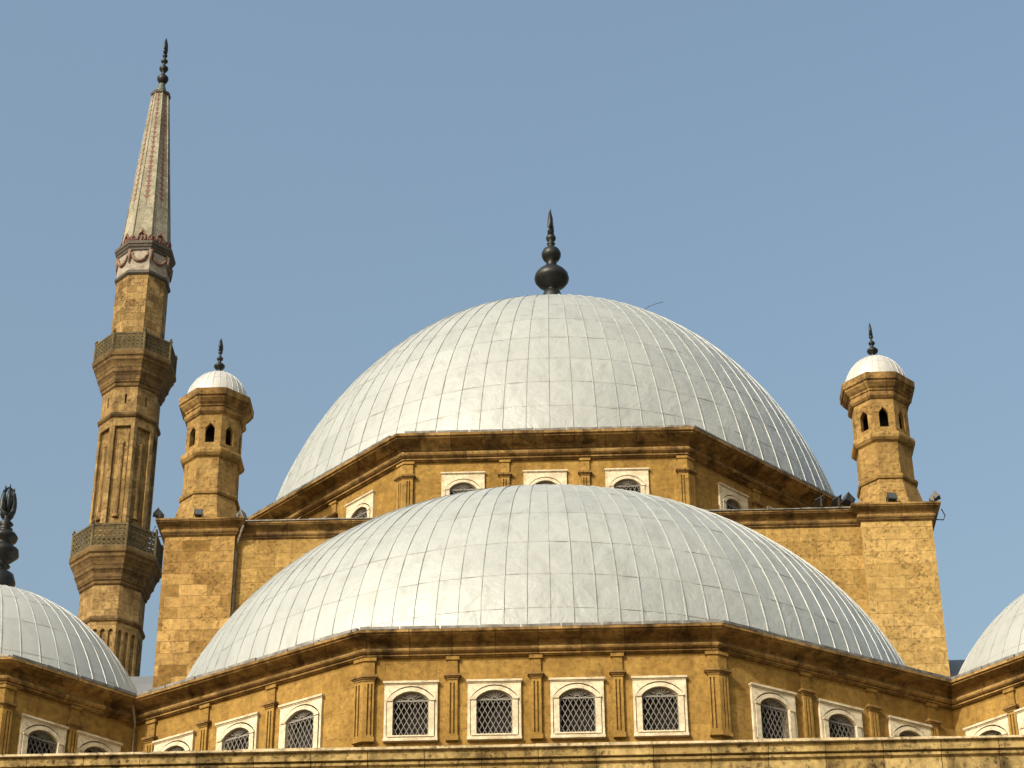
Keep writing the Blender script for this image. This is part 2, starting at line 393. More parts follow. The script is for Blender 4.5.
def finial(parent, cx, cy, prof, zbase, ztop, crescent=True, mat='bronze', cz=None, cr=.3, rot=0., smat=None, leaf=False):
    mb = MB(); mb.lathe(prof, 20, cx, cy, smooth=True)
    o = mb.build('finial', mat, parent)
    if crescent:
        m = MB(); c = Vector((cx, cy, 0)); d = Vector((math.sin(rot), math.cos(rot), 0))
        z0 = prof[-1][1]; rz = (ztop-z0)*.46; zc = z0+rz*.96; pts = []; rr = []
        for i in range(19):
            a = R_(-90-170+340*i/18); pts.append(c+d*cr*math.cos(a)+Vector((0, 0, zc+rz*math.sin(a)))); rr.append(cr*(.10+.55*math.sin(math.pi*i/18)))
        m.tube(pts, rr, 8)
        m.lathe([(cr*.16, zc-rz*.85), (cr*.5, zc-rz*.25), (cr*.46, zc+rz*.4), (cr*.22, zc+rz*.85), (.012, ztop)], 8, cx, cy, smooth=True)
        if leaf:
            for sgn in (-1, 1):
                for q in range(5):
                    a = R_(90-sgn*(38+q*24)); b = c+d*cr*math.cos(a)+Vector((0, 0, zc+rz*math.sin(a)))
                    m.tube([b, b+d*sgn*cr*.20+Vector((0, 0, rz*.10)), b+d*sgn*cr*.12+Vector((0, 0, rz*.26))], [cr*.15, cr*.14, .01], 6)
        m.build('crescent', mat, o)
    return o

# ------------------------------------------------------------------ window and pilaster masters
def window_meshes(hw, zs, rise, fw, zb, zt):
    head = arch(hw, zs, rise, 10); out = []
    def slab(mb, outer_hw, z0, z1, yf, inner_hw, ihead, izb, yb):
        cols = [(-outer_hw, -inner_hw), (inner_hw, outer_hw)]
        for a, b in cols: mb.face([(a, yf, z0), (b, yf, z0), (b, yf, z1), (a, yf, z1)])
        mb.face([(-inner_hw, yf, z0), (inner_hw, yf, z0), (inner_hw, yf, izb), (-inner_hw, yf, izb)])
        for (xa, za), (xb, zc) in zip(ihead, ihead[1:]): mb.face([(xa, yf, za), (xb, yf, zc), (xb, yf, z1), (xa, yf, z1)])
        for a, b in (((-outer_hw, z0), (outer_hw, z0)), ((outer_hw, z0), (outer_hw, z1)), ((outer_hw, z1), (-outer_hw, z1)), ((-outer_hw, z1), (-outer_hw, z0))):
            mb.face([(a[0], yf, a[1]), (b[0], yf, b[1]), (b[0], yb, b[1]), (a[0], yb, a[1])])
    fr = MB()
    bw = .14; gp = .02; slab(fr, fw, zb+.06, zt-.05, -.08, hw+bw+gp, arch(hw+bw+gp, zs+.0, rise+bw*.75+.045, 10), -.03, .012)
    # raised architrave band round the opening
    oh = arch(hw+bw, zs-.0, rise+bw*.75, 10); yb = -.105
    ring_i = [(-hw, 0.)]+head+[(hw, 0.)]; ring_o = [(-hw-bw, 0.)]+oh+[(hw+bw, 0.)]
    for (i0, i1, o0, o1) in zip(ring_i, ring_i[1:], ring_o, ring_o[1:]):
        fr.face([(i0[0], yb, i0[1]), (i1[0], yb, i1[1]), (o1[0], yb, o1[1]), (o0[0], yb, o0[1])])
        fr.face([(o0[0], yb, o0[1]), (o1[0], yb, o1[1]), (o1[0], -.06, o1[1]), (o0[0], -.06, o0[1])])
        fr.face([(i0[0], yb, i0[1]), (i1[0], yb, i1[1]), (i1[0], .30, i1[1]), (i0[0], .30, i0[1])])
    fr.face([(-hw-bw, yb, 0), (hw+bw, yb, 0), (hw+bw, yb, -.04), (-hw-bw, yb, -.04)])
    fr.face([(-hw-bw, yb, 0), (hw+bw, yb, 0), (hw+bw, .30, 0), (-hw-bw, .30, 0)])
    for sx in (-1, 1):                                           # impost blocks and jamb feet
        x0, x1 = sorted((sx*(hw+.002), sx*(hw+bw+.015)))
        fr.box(x0, x1, -.13, -.06, zs-.05, zs+.012)
    led = MB(); led.box(-fw-.035, fw+.035, -.13, .012, zt-.055, zt); led.box(-fw-.015, fw+.015, -.10, .012, zt-.085, zt-.056)
    sill = MB(); sill.box(-fw-.012, fw+.012, -.12, .012, zb, zb+.075)
    g = MB(); y = -.01; wd, dp = .016, .02
    cw = 2*hw/6.5; ch = cw*1.95
    for sgn in (-1, 1):
        for i in range(-12, 20):
            x0 = -hw+i*cw*1.0; # line x = x0 + sgn*(cw/ch)*z
            pts = []
            for z in (0., zs-.03):
                pts.append((x0+sgn*cw/ch*.5*2*z, z))
            (xa, za), (xb, zc) = pts
            def clip(lo, hi):
                t0, t1 = 0., 1.; dx = xb-xa
                for bnd, sg in ((lo, 1), (hi, -1)):
                    a_ = sg*(xa-bnd); b_ = sg*(xb-bnd)
                    if a_ < 0 and b_ < 0: return None
                    if a_ < 0: t0 = max(t0, a_/(a_-b_))
                    if b_ < 0: t1 = min(t1, a_/(a_-b_))
                return (t0, t1) if t1-t0 > .02 else None
            c = clip(-hw, hw)
            if c:
                A = (xa+(xb-xa)*c[0], y+(.01 if sgn > 0 else 0), za+(zc-za)*c[0]); B = (xa+(xb-xa)*c[1], y+(.01 if sgn > 0 else 0), za+(zc-za)*c[1])
                g.bar(A, B, wd, dp)
    g.bar((-hw, y, zs-.02), (hw, y, zs-.02), .04, .03)
    for a, b in zip(head, head[1:]): g.bar((a[0]*.96, y, a[1]-.012), (b[0]*.96, y, b[1]-.012), .028, .024)
    for x in (-hw+.012, hw-.012): g.bar((x, y, 0), (x, y, zs), .024, .024)
    g.bar((-hw, y, .012), (hw, y, .012), .024, .024)
    ri = .075
    for i in range(9):
        a = R_(10+160*i/8); d = Vector((math.cos(a), 0, math.sin(a)))
        if i < 8:
            a2 = R_(10+160*(i+1)/8); d2 = Vector((math.cos(a2), 0, math.sin(a2)))
            g.bar(Vector((0, y, zs-.02))+d*ri, Vector((0, y, zs-.02))+d2*ri, .018, .02)
        # reach the arch
        t = ri
        while t < hw*1.02:
            x, z = d.x*t, zs-.02+d.z*t
            r = (hw*hw+rise*rise)/(2*rise)
            if x*x+(z-(zs+rise-r))**2 > (r-.015)**2: break
            t += .01
        if t > ri+.03: g.bar(Vector((0, y, zs-.02))+d*ri, Vector((0, y, zs-.02))+d*t, .015, .016)
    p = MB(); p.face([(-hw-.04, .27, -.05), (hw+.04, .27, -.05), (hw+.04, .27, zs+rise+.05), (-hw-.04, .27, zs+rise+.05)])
    return fr, led, sill, g, p

def make_window(parent, loc, rz, params, cache={}):
    key = params
    if key not in cache:
        fr, led, sill, g, p = window_meshes(*params)
        w_ = fr.build('window', 'marble', parent, loc=None) if False else None
        me = []
        o = fr.build('window', 'marble'); o.parent = parent; o.location = loc; o.rotation_euler = (0, 0, rz)
        for nm, b, mt in (('lintel', led, 'marble'), ('sill', sill, 'marble'), ('grille', g, 'iron'), ('pane', p, 'pane')):
            c = b.build(nm, mt); c.parent = o
        cache[key] = o
        return o
    return copy_tree(cache[key], parent, loc, rz)

def pil_section(path, sh, depth, grooves):
    """plan outline of a fluted pilaster lying on a plan path; sh = half-length each side of the path's middle"""
    L0 = (Vector(path[1])-Vector(path[0])).length
    bent = len(path) == 3
    t0 = (Vector(path[1])-Vector(path[0])).normalized(); n0 = Vector((t0.y, -t0.x))
    t1 = (Vector(path[-1])-Vector(path[-2])).normalized(); n1 = Vector((t1.y, -t1.x))
    c = Vector(path[1]) if bent else (Vector(path[0])+Vector(path[1]))/2
    def P(s, d):
        if bent and abs(s) < 1e-9:
            m = (n0+n1).normalized(); return c+m*d/m.dot(n0)
        return c+(t0*s+n0*d if s < 0 else t1*s+n1*d)
    pts = [P(-sh, -.01), P(-sh, depth)]
    br = sorted([(g, 1) for g in grooves]+([(0., 0)] if bent else []))
    for g, kind in br:
        if kind == 0: pts.append(P(0., depth))
        else: pts += [P(g-.021, depth), P(g-.015, depth-.05), P(g+.015, depth-.05), P(g+.021, depth)]
    return pts+[P(sh, depth), P(sh, -.01)]
def prism(mb, pts, z0, z1):
    n = len(pts)
    for i in range(n-1):
        a, b = pts[i], pts[i+1]; mb.face([(a[0], a[1], z0), (b[0], b[1], z0), (b[0], b[1], z1), (a[0], a[1], z1)])
    mb.face([(p[0], p[1], z1) for p in pts]); mb.face([(p[0], p[1], z0) for p in reversed(pts)])
def pilaster_mb(path, hw, z, dep, grooves):
    """z = (foot, base top, shaft top, capital top, block top)"""
    mb = MB()
    prism(mb, pil_section(path, hw+.03, dep+.03, []), z[0], z[1])
    prism(mb, pil_section(path, hw, dep, []), z[1], z[1]+.06)
    prism(mb, pil_section(path, hw, dep, grooves), z[1]+.06, z[2]-.08)
    prism(mb, pil_section(path, hw, dep, []), z[2]-.08, z[2])
    cap = MB()
    for o, a, b in ((.02, z[2], z[2]+.05), (.05, z[2]+.05, z[2]+.085), (.085, z[2]+.085, z[3])):
        prism(cap, pil_section(path, hw+o, dep+o, []), a, b)
    blk = MB()
    prism(blk, pil_section(path, hw, dep*.75, []), z[3], z[4]-.09)
    prism(blk, pil_section(path, hw+.04, dep*.75+.04, []), z[4]-.09, z[4])
    return mb, cap, blk
def place_pilaster(root, path_master_cache, key, path, hw, z, dep, grooves, loc, rz):
    if key not in path_master_cache:
        a, c, b = pilaster_mb(path, hw, z, dep, grooves)
        o = a.build('pilaster', 'wall'); o.parent = root; o.location = loc; o.rotation_euler = (0, 0, rz)
        for nm, m_ in (('capital', c), ('frieze_block', b)):
            d = m_.build(nm, 'trim' if nm == 'capital' else 'wall'); d.parent = o
        path_master_cache[key] = o; return o
    return copy_tree(path_master_cache[key], root, loc, rz)

PC = {}
WIN_LOW = (.455, .97, .22, .675, -.155, 1.47)
WIN_HIGH = (.47, 1.0, .25, .76, -.22, 1.66)

def drum_facet_items(root, P0, P1, zwall, zpil, wins, pils, wz, params, tag_='low', straight=(.13, .085)):
    """windows and narrow pilasters on one facet; P0->P1 left to right; distances from P0"""
    P0 = Vector(P0); P1 = Vector(P1); t = (P1-P0).normalized(); rz = math.atan2(t.y, t.x); rl = parent_loc(root)
    for s in wins:
        q = P0+t*s; make_window(root, Vector((q.x, q.y, wz))-rl, rz, params)
    for s in pils:
        q = P0+t*s; hw, dep = straight
        place_pilaster(root, PC, tag_+'s', [(-.5, 0), (.5, 0)], hw, tuple(v-zpil[0] for v in zpil), dep, (-.045, .045), Vector((q.x, q.y, zpil[0]))-rl, rz)
def corner_pilaster(root, path3, zpil, key, hw=.25, dep=.10):
    a, b, c = [Vector(p) for p in path3]; rl = parent_loc(root)
    loc = Vector((b.x, b.y, zpil[0])); pth = [a-b, Vector((0, 0)), c-b]
    place_pilaster(root, PC, key, pth, hw, tuple(v-zpil[0] for v in zpil), dep, (-.19, -.10, .10, .19), loc-rl, 0)

def eaves_strip(root, path, zt, p, segs, length=1.03, inset=.0):
    mb = MB(); off = offset_path(path, p-.05); rng = random.Random(3)
    for i in segs:
        a, b = off[i], off[i+1]; L = (b-a).length; t = (b-a)/L; n = Vector((t.y, -t.x)); s = .03
        while s < L-.1:
            e = min(s+length, L-.02); dz = rng.uniform(-.012, .012); dn = rng.uniform(-.012, .012)
            c = []
            for ss, q in ((s, dz), (e-.035, -dz)):
                for o, z in ((.05+dn, .006), (.05+dn, .085), (-.10, .10), (-.10, .006)):
                    pnt = a+t*ss+n*o; c.append((pnt.x, pnt.y, zt+z+q*(1 if z > .02 else 0)))
            for q in ((0, 1, 2, 3), (7, 6, 5, 4), (0, 4, 5, 1), (1, 5, 6, 2), (2, 6, 7, 3)): mb.face([c[k] for k in q])
            s = e
    return mb.build('eaves_flashing', 'flash', root)

# ================================================================== SETTING
g = MB(); g.face([(-900, -900, 0), (900, -900, 0), (900, 900, 0), (-900, 900, 0)])
go = g.build('ground', 'ground'); go['kind'] = 'structure'

# ------------------------------------------------------------------ lower storey with its parapet
hall = thing('prayer_hall', 'long weathered stone parapet wall along the bottom, in front of the lower windows', 'wall', (0, -31, 0))
m = MB(); m.box(-27, 27, -30.9, 30, 0, 22.2); m.build('wall', 'wall', hall)
m = MB(); m.face([(-26.9, -30.5, 22.21), (26.9, -30.5, 22.21), (26.9, 29.9, 22.21), (-26.9, 29.9, 22.21)]); m.build('roof_terrace', 'roof', hall)
m = MB()
pp = [(-27, -30.92), (27, -30.92)]
sweep(m, pp, [(0, 0.02), (.0, 21.6), (.10, 21.66), (.10, 21.95), (.03, 22.0), (.03, 22.36), (.10, 22.40), (.10, 22.47), (.06, 22.48), (.06, 22.50), (.16, 22.51), (.16, 22.73)])
m.build('parapet', 'ledge', hall)
rng = random.Random(11)
m = MB(); x = -27.
while x < 27:
    L = rng.uniform(1.9, 2.8); a = rng.uniform(-.012, .012); e = min(27, x+L)
    m.box(x+.004, e-.004, -31.17+a, -30.3, 22.735, 22.80+rng.uniform(-.012, .012)); x = e
m.build('coping', 'coping', hall)

# ------------------------------------------------------------------ plan of the lower drums (outer lip line)
PL, HL, ZL = .55, .57, 26.665
LIP = [(-24.0, -24.19), (-20.90, -28.42), (-13.77, -28.42), (-10.97, -25.74), (-4.62, -29.56), (4.64, -29.56), (10.93, -25.72), (13.77, -28.42), (20.9, -28.42), (24.0, -24.19)]
LIP[0] = (LIP[1][0]-3.6, LIP[1][1]+3.6); LIP[-1] = (LIP[-2][0]+3.6, LIP[-2][1]+3.6)
WALL = [tuple(p) for p in offset_path(LIP, -PL)]
COR = cornice_profile(PL, HL, ZL)
ZPIL = (23.80, 23.92, 25.45, 25.60, ZL-HL)
ZW0 = 22.22
WZ = 23.96
def hole(s): return (s, WZ-.06, [(-.52, WZ+1.24), (.52, WZ+1.24)])

def lower_drum(root, segs, wins, pils, corners):
    m = MB()
    for i in segs: facet(m, WALL[i], WALL[i+1], ZW0, ZL-HL+.02, [hole(s) for s in wins.get(i, ())])
    m.build('drum_wall', 'wall', root)
    # thin string course of masonry over the windows is part of the wall's face; the cornice is its own part
    m = MB(); sweep(m, WALL, COR, seg=segs, caps=False); m.build('cornice', 'trim', root)
    for i in segs:
        drum_facet_items(root, WALL[i], WALL[i+1], 0, ZPIL, wins.get(i, ()), pils.get(i, ()), WZ, WIN_LOW)
    for c in corners: corner_pilaster(root, (WALL[c-1], WALL[c], WALL[c+1]), ZPIL, 'low%d' % c)
    eaves_strip(root, WALL, ZL, PL, segs)

# the half dome in front
L3 = (Vector(WALL[4])-Vector(WALL[3])).length; L6 = (Vector(WALL[7])-Vector(WALL[6])).length
half = thing('half_dome', 'broad flattened half dome of grey metal sheets in front, lower centre', 'half dome', (0, -13.4, 22.2))
lv = (Vector(WALL[5])-Vector(WALL[4])).length/2                                         # half length of the front wall facet
lower_drum(half, [3, 4, 5],
           {3: [L3-6.23, L3-4.07, L3-1.97], 4: [x+lv for x in (-3.29, -1.18, .91, 2.99)], 5: [1.65, 3.78, 6.05]},
           {3: [L3-7.08, L3-5.22, L3-2.99], 4: [x+lv for x in (-2.24, -.12, 1.95)], 5: [2.73, 4.87, 6.86]}, [4, 5])
dome('dome_shell', 'dome', half, -.08, -13.4, 27.65, 12.53, 9.95, 122, [3.2, 8.0, 15.0, 22.9, 32.5, 43.5, 56, 70], .0, rib=.022, skirt=26.5, ang=(180, 360))
m = MB(); m.face([LIP[i]+(ZL-.012,) for i in (3, 4, 5, 6)]+[(10.9, -13.45, ZL-.012), (-10.9, -13.45, ZL-.012)]); m.build('eaves_roof', 'lead', half)

# corner domes
for sgn, nm in ((-1, 'left'), (1, 'right')):
    cx = -17.0 if sgn < 0 else 17.2
    root = thing('corner_dome', 'small grey metal dome cut off by the left edge of the photo, below the minaret' if sgn < 0 else
                 'small grey metal dome cut off by the right edge, beside the right tower', 'dome', (cx, -20, 22.2), 'small corner domes on low drums')
    if sgn < 0: lower_drum(root, [0, 1, 2], {1: [1.0, 3.2, 5.4], 2: [1.24, 2.93]}, {1: [2.1, 4.3], 2: [2.13]}, [1, 2])
    else: lower_drum(root, [6, 7, 8], {6: [L6-3.08, L6-1.45], 7: [1.3, 3.5, 5.7]}, {6: [L6-2.27]}, [7, 8])
    dome('dome_shell', 'dome_pale', root, cx, -20, 25.3, 5.83 if sgn < 0 else 6.05, 7.25, 58, [6, 16, 27, 39, 52, 66, 78], 4.0, rib=.017, skirt=24.9)
    m = MB(); L = LIP[0:4] if sgn < 0 else LIP[6:10]
    back = [(-10.97, -13.45), (-24.4, -13.45)] if sgn < 0 else [(24.4, -13.45), (10.93, -13.45)]
    m.face([p+(ZL-.012,) for p in list(L)+back]); m.build('eaves_roof', 'lead', root)
    if sgn < 0:
        finial(root, cx+.25, -20, [(0.5, 32.764), (0.46, 32.936), (0.52, 33.108), (0.44, 33.366), (0.22, 33.495), (0.2, 33.624), (0.3, 33.667), (0.2, 33.753), (0.3, 33.839), (0.52, 34.054), (0.5, 34.226), (0.27, 34.398), (0.26, 34.484), (0.4, 34.57), (0.43, 34.673), (0.36, 34.785), (0.2, 34.845), (0.2, 34.914), (0.24, 34.957), (0.15, 35.0), (0.13, 35.043), (0.24, 35.138), (0.14, 35.241), (0.1, 35.301), (0.16, 35.361), (0.08, 35.404)], 33, 36.56, cr=.20, rot=R_(48), leaf=True)

# ------------------------------------------------------------------ screen wall with the square base behind it
scr = thing('screen_wall', 'plain golden stone wall behind the lower half dome, between the two square towers', 'wall', (0, -13.4, 22.2))
m = MB(); facet(m, (-10.75, -13.4), (10.75, -13.4), 22.2, 38.0)
m.box(-12.4, 12.4, -12.9, 12.9, 22.2, 38.2); m.build('masonry', 'screen', scr)
m = MB(); sweep(m, [(-10.75, -13.4), (10.75, -13.4)], cornice_profile(.30, .53, 38.44), caps=True); m.box(-10.58, 10.58, -13.39, -8, 37.9, 38.43); m.build('cornice', 'trim', scr)
m = MB(); x = -10.5
while x < 10.4:
    L = 1.2; m.box(x, x+L-.02, -13.74, -13.4, 38.45, 38.49+random.uniform(-.01, .015)); x += L
m.build('coping_sheet', 'flash', scr)

# ------------------------------------------------------------------ central dome on its octagonal drum
PM, HM, ZM = .70, .83, 42.39
AM = 12.727
cen = thing('central_dome', 'largest dome of grey metal sheets on an octagonal stone drum, topmost at centre', 'dome', (0.17, 0, 38.2))
wall8 = [Vector(p) for p in oct_path((AM-PM)/math.cos(R_(22.5)), 0, 0, R_(-112.5))]
wall8 = [(p.x, p.y) for p in wall8]
sfac = (AM-PM)*math.tan(R_(22.5))
ZPM = (38.2, 38.4, 40.86, 41.02, ZM-HM)
WZM = 39.44
def hole2(s): return (s, WZM-.06, [(-.55, WZM+1.32), (.55, WZM+1.32)])
mw = MB()
FW = {0: [sfac+x for x in (-2.91, -.01, 2.87)], 1: [2.38, 5.0, 7.6], 7: [2*sfac-7.6, 2*sfac-5.0, 2*sfac-2.39]}
FP = {0: [sfac+x for x in (-1.43, 1.40)], 1: [3.68, 6.3], 7: [2*sfac-6.3, 2*sfac-3.94]}
for i in range(8):
    facet(mw, wall8[i], wall8[(i+1) % 8], 38.0, ZM-HM+.02, [hole2(s) for s in FW.get(i, ())])
mw.build('drum_wall', 'wall', cen)
m = MB(); sweep(m, wall8, cornice_profile(PM, HM, ZM), closed=True); m.build('cornice', 'trim', cen)
for i in (0, 1, 7):
    drum_facet_items(cen, wall8[i], wall8[(i+1) % 8], 0, ZPM, FW[i], FP[i], WZM, WIN_HIGH, 'high', (.16, .09))
for c in (0, 1): corner_pilaster(cen, (wall8[c-1], wall8[c], wall8[(c+1) % 8]), ZPM, 'high%d' % c, .30, .11)
eaves_strip(cen, wall8+[wall8[0]], ZM, PM, range(8), 1.15)
m = MB(); m.face([(p.x, p.y, ZM-.012) for p in offset_path(wall8, PM-.02, True)]); m.build('eaves_roof', 'lead', cen)
dome('dome_shell', 'dome', cen, .17, 0, 39.25, 12.34, 15.39, 88, [13, 18, 23, 28.5, 34.5, 41, 48, 56, 65, 75], 11.0, rib=.026)
zz = lambda v: 56.72+(293-v)/18.6
finial(cen, .27, 0, [(.46, 54.4), (.46, zz(296)), (.40, zz(293)), (.36, zz(291)), (.22, zz(289.5)), (.2, zz(288)), (.32, zz(286)), (.6, zz(283)), (.74, zz(279.5)), (.76, zz(277)), (.72, zz(274)), (.58, zz(270.5)), (.36, zz(267)), (.22, zz(265.5)), (.2, zz(264)), (.24, zz(263)), (.2, zz(262)), (.17, zz(260.5)), (.34, zz(258.5)), (.42, zz(255.5)), (.43, zz(253)), (.36, zz(249.5)), (.2, zz(247)), (.13, zz(246)), (.13, zz(244)), (.19, zz(243)), (.13, zz(242)), (.10, zz(241)), (.2, zz(239)), (.225, zz(237)), (.18, zz(235)), (.08, zz(233))], 0, zz(207.5), cr=.22, rot=R_(6))

# ------------------------------------------------------------------ square corner towers with turrets
def tower(cx, label, mat='tower', dx=0.):
    cy, hw = -12.5, 1.2
    root = thing('corner_tower', label, 'tower', (cx, cy, 22.2), 'square corner towers with domed turrets')
    sq = [(cx-hw, cy-hw), (cx+hw, cy-hw), (cx+hw, cy+hw), (cx-hw, cy+hw)]
    m = MB()
    for i in range(4): facet(m, sq[i], sq[(i+1) % 4], 22.2, 38.0)
    m.build('pier', mat, root)
    m = MB(); sweep(m, sq, cornice_profile(.32, .55, 38.48), closed=True); m.face([(p[0], p[1], 38.478) for p in sq]); m.build('pier_cornice', 'trim', root)
    m = MB(); tx = cx+dx
    t = R_(22.5)
    m.lathe([(1.36, 38.47), (1.32, 38.58), (1.02, 39.72)], 8, tx, cy, t); m.lathe([(1.0, 39.6), (.985, 41.5), (1.0, 41.6)], 8, tx, cy, t, cap=False)
    turret = m.build('turret_base', 'turret', root)
    m = MB(); m.lathe([(1.0, 39.72), (1.08, 39.72), (1.11, 39.80), (1.09, 39.89), (1.0, 39.95)], 8, tx, cy, t, cap=False); m.build('lower_moulding', 'turret', root)
    m = MB(); m.lathe([(.99, 41.20), (1.08, 41.25), (1.155, 41.34), (1.17, 41.44), (1.13, 41.56), (1.04, 41.62), (1.0, 41.63)], 8, tx, cy, t, cap=False); m.build('middle_moulding', 'turret', root)
    m = MB(); o8 = oct_path(1.01, tx, cy, R_(-112.5)); fl = 2*1.01*math.sin(t)
    hd = [(-.165, .50), (-.16, .58), (-.11, .67), (-.05, .735), (0, .80), (.05, .735), (.11, .67), (.16, .58), (.165, .50)]
    for i in range(8): facet(m, o8[i], o8[(i+1) % 8], 41.6, 43.15, [(fl/2, 41.80, [(x, 41.80+z) for x, z in hd])], recess=.16)
    m.lathe([(.94, 41.62), (.01, 41.62)], 8, tx, cy, t, cap=False)
    m.build('lantern', 'turret', root)
    m = MB(); m.lathe([(.45, 41.8), (.45, 43.1)], 8, tx, cy, t); m.build('lantern_shade_core', 'pane', root)  # near-black solid core, painted shade for the hollow lantern
    m = MB(); m.lathe([(.98, 42.93), (1.06, 42.95), (1.13, 43.03), (1.14, 43.13), (1.08, 43.19), (1.08, 43.23), (1.12, 43.25), (1.13, 43.31), (1.20, 43.37), (1.30, 43.49), (1.31, 43.55), (1.37, 43.59), (1.385, 43.84), (1.36, 43.86), (.9, 43.90)], 8, tx, cy, t); m.build('turret_cornice', 'trim', root)
    dome('turret_dome', 'cap', root, tx, cy, 43.8, 1.13, 1.36, 28, [30, 62], 2, rib=.012, sub=2, jit=.001)
    z = 45.10
    finial(root, tx, cy, [(.24, z-.05), (.23, z), (.14, z+.12), (.09, z+.19), (.07, z+.27), (.16, z+.33), (.2, z+.39), (.2, z+.44), (.13, z+.52), (.06, z+.57), (.055, z+.66), (.11, z+.7), (.12, z+.75), (.08, z+.81), (.04, z+.84), (.04, z+.94), (.075, z+.98), (.08, z+1.03), (.03, z+1.09)], z, z+1.62, cr=.11, rot=R_(8))
    return root
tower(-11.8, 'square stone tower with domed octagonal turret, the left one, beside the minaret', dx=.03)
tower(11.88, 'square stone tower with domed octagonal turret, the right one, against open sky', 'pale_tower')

# ------------------------------------------------------------------ lead covered shoulders behind the corner domes
for sgn in (-1, 1):
    m = MB(); x0, x1 = sorted((sgn*13.15, sgn*17.0)); n = 8; ZB, YB, RB = 30.5, -13.0, 4.0
    for i in range(n):
        a, b = R_(90*i/n), R_(90*(i+1)/n)
        pa = (YB+RB*(1-math.cos(a)), ZB+RB*math.sin(a)); pb = (YB+RB*(1-math.cos(b)), ZB+RB*math.sin(b))
        m.face([(x0, pa[0], pa[1]), (x1, pa[0], pa[1]), (x1, pb[0], pb[1]), (x0, pb[0], pb[1])], [(.1, i/4), (4.1, i/4), (4.1, (i+1)/4), (.1, (i+1)/4)], True)
    m.face([(x0, YB+RB, ZB+RB), (x1, YB+RB, ZB+RB), (x1, 10, ZB+RB), (x0, 10, ZB+RB)])
    for x in (x0, x1):
        m.face([(x, YB, 22.2)]+[(x, YB+RB*(1-math.cos(R_(90*i/n))), ZB+RB*math.sin(R_(90*i/n))) for i in range(n+1)]+[(x, 10, ZB+RB), (x, 10, 22.2)])
    m.face([(x0, YB, 22.2), (x1, YB, 22.2), (x1, YB, ZB), (x0, YB, ZB)])
    o = m.build('vaulted_roof', 'lead', None, loc=(sgn*15, -13, 22.2))
    tag(o, 'sliver of grey lead roof between the left corner dome and the left tower' if sgn < 0 else 'dark sliver of lead roof between the right tower and the right corner dome', 'roof', 'lead roofs beside the towers')

# ------------------------------------------------------------------ minaret
MX, MY = -21.1, 15.0
mn = thing('minaret', 'tall slender octagonal minaret with two balconies and pointed spire, at left', 'minaret', (MX, MY, 22.2))
T8 = R_(22.5)
def oring(name, prof, mat='minaret_trim', cap=False):
    mb = MB(); mb.lathe(prof, 8, MX, MY, T8, cap=cap); return mb.build(name, mat, mn)
o8 = lambda R: oct_path(R, MX, MY, R_(-112.5))
# fluted lowest stage
m = MB(); pth = o8(1.60); L = 2*1.60*math.sin(T8)
fh = [(-.115+.23*i/6, 47.55+.115*math.sin(math.pi*i/6)) for i in range(7)]
for i in range(8): facet(m, pth[i], pth[(i+1) % 8], 22.2, 48.1, [(L/2+d, 30., fh) for d in (-.37, 0, .37)], recess=.11, back=True)
m.build('fluted_shaft', 'minaret', mn)
oring('lower_ring', [(1.58, 48.02), (1.66, 48.06), (1.71, 48.16), (1.70, 48.27), (1.60, 48.34)])
m = MB(); m.lathe([(1.57, 48.2), (1.57, 50.05)], 8, MX, MY, T8, cap=False); m.build('lower_neck', 'minaret', mn)
def corbel(z0, r0, z1, r1):
    h = z1-z0; d = r1-r0
    f = [(0, 0), (.08, .03), (.10, .10), (.2, .13), (.22, .17), (.27, .2), (.30, .30), (.42, .37), (.50, .40), (.52, .50), (.56, .52), (.62, .6), (.74, .68), (.84, .72), (.86, .80), (.98, .84), (1.0, .88), (1.0, .97), (.96, 1.0)]
    return [(r0+d*a, z0+h*b) for a, b in f]+[(r0*.9, z1+.001)]
oring('lower_corbel', corbel(49.95, 1.60, 51.72, 2.27))
def railing(z0, z1, R, nm):
    pth = o8(R); base = None
    for i in range(8):
        a, b = Vector(pth[i]), Vector(pth[(i+1) % 8]); t = (b-a).normalized(); n = Vector((t.y, -t.x)); L = (b-a).length; n3 = Vector((n.x, n.y, 0))
        mb = MB(); P = lambda s, z: Vector((a.x+t.x*s, a.y+t.y*s, z))
        mb.bar(P(0, z1-.05), P(L, z1-.05), .10, .10, n3); mb.bar(P(0, z0+.05), P(L, z0+.05), .10, .08, n3)
        h = z1-z0-.2; c = .21; k = int(L/c)
        c = L/k
        for q in range(k):
            s0 = q*c
            rws = 4; hh = h/rws
            for r in range(rws):
                zc = z0+.1+hh*(r+.5); sc_ = s0+c/2
                mb.bar(P(s0, zc-hh/2), P(s0+c, zc+hh/2), .035, .05, n3); mb.bar(P(s0+c, zc-hh/2), P(s0, zc+hh/2), .035, .06, n3)
                pr = [P(sc_+.068*math.cos(w_*math.pi/4), zc+.078*math.sin(w_*math.pi/4)) for w_ in range(9)]
                for u, v in zip(pr, pr[1:]): mb.bar(u, v, .03, .065, n3)
            mb.bar(P(s0, z0+.1), P(s0, z1-.1), .03, .055, n3)
        mb.build('railing_panel', 'rail', mn)
    for i in range(8):
        a = pth[i]; mb = MB()
        mb.lathe([(.075, z0), (.075, z1+.02), (.10, z1+.03), (.10, z1+.07), (.04, z1+.09), (.07, z1+.15), (.06, z1+.2), (.015, z1+.26)], 8, a[0], a[1]); mb.build('railing_post', 'rail', mn)
railing(51.72, 52.96, 2.16, 'lower')
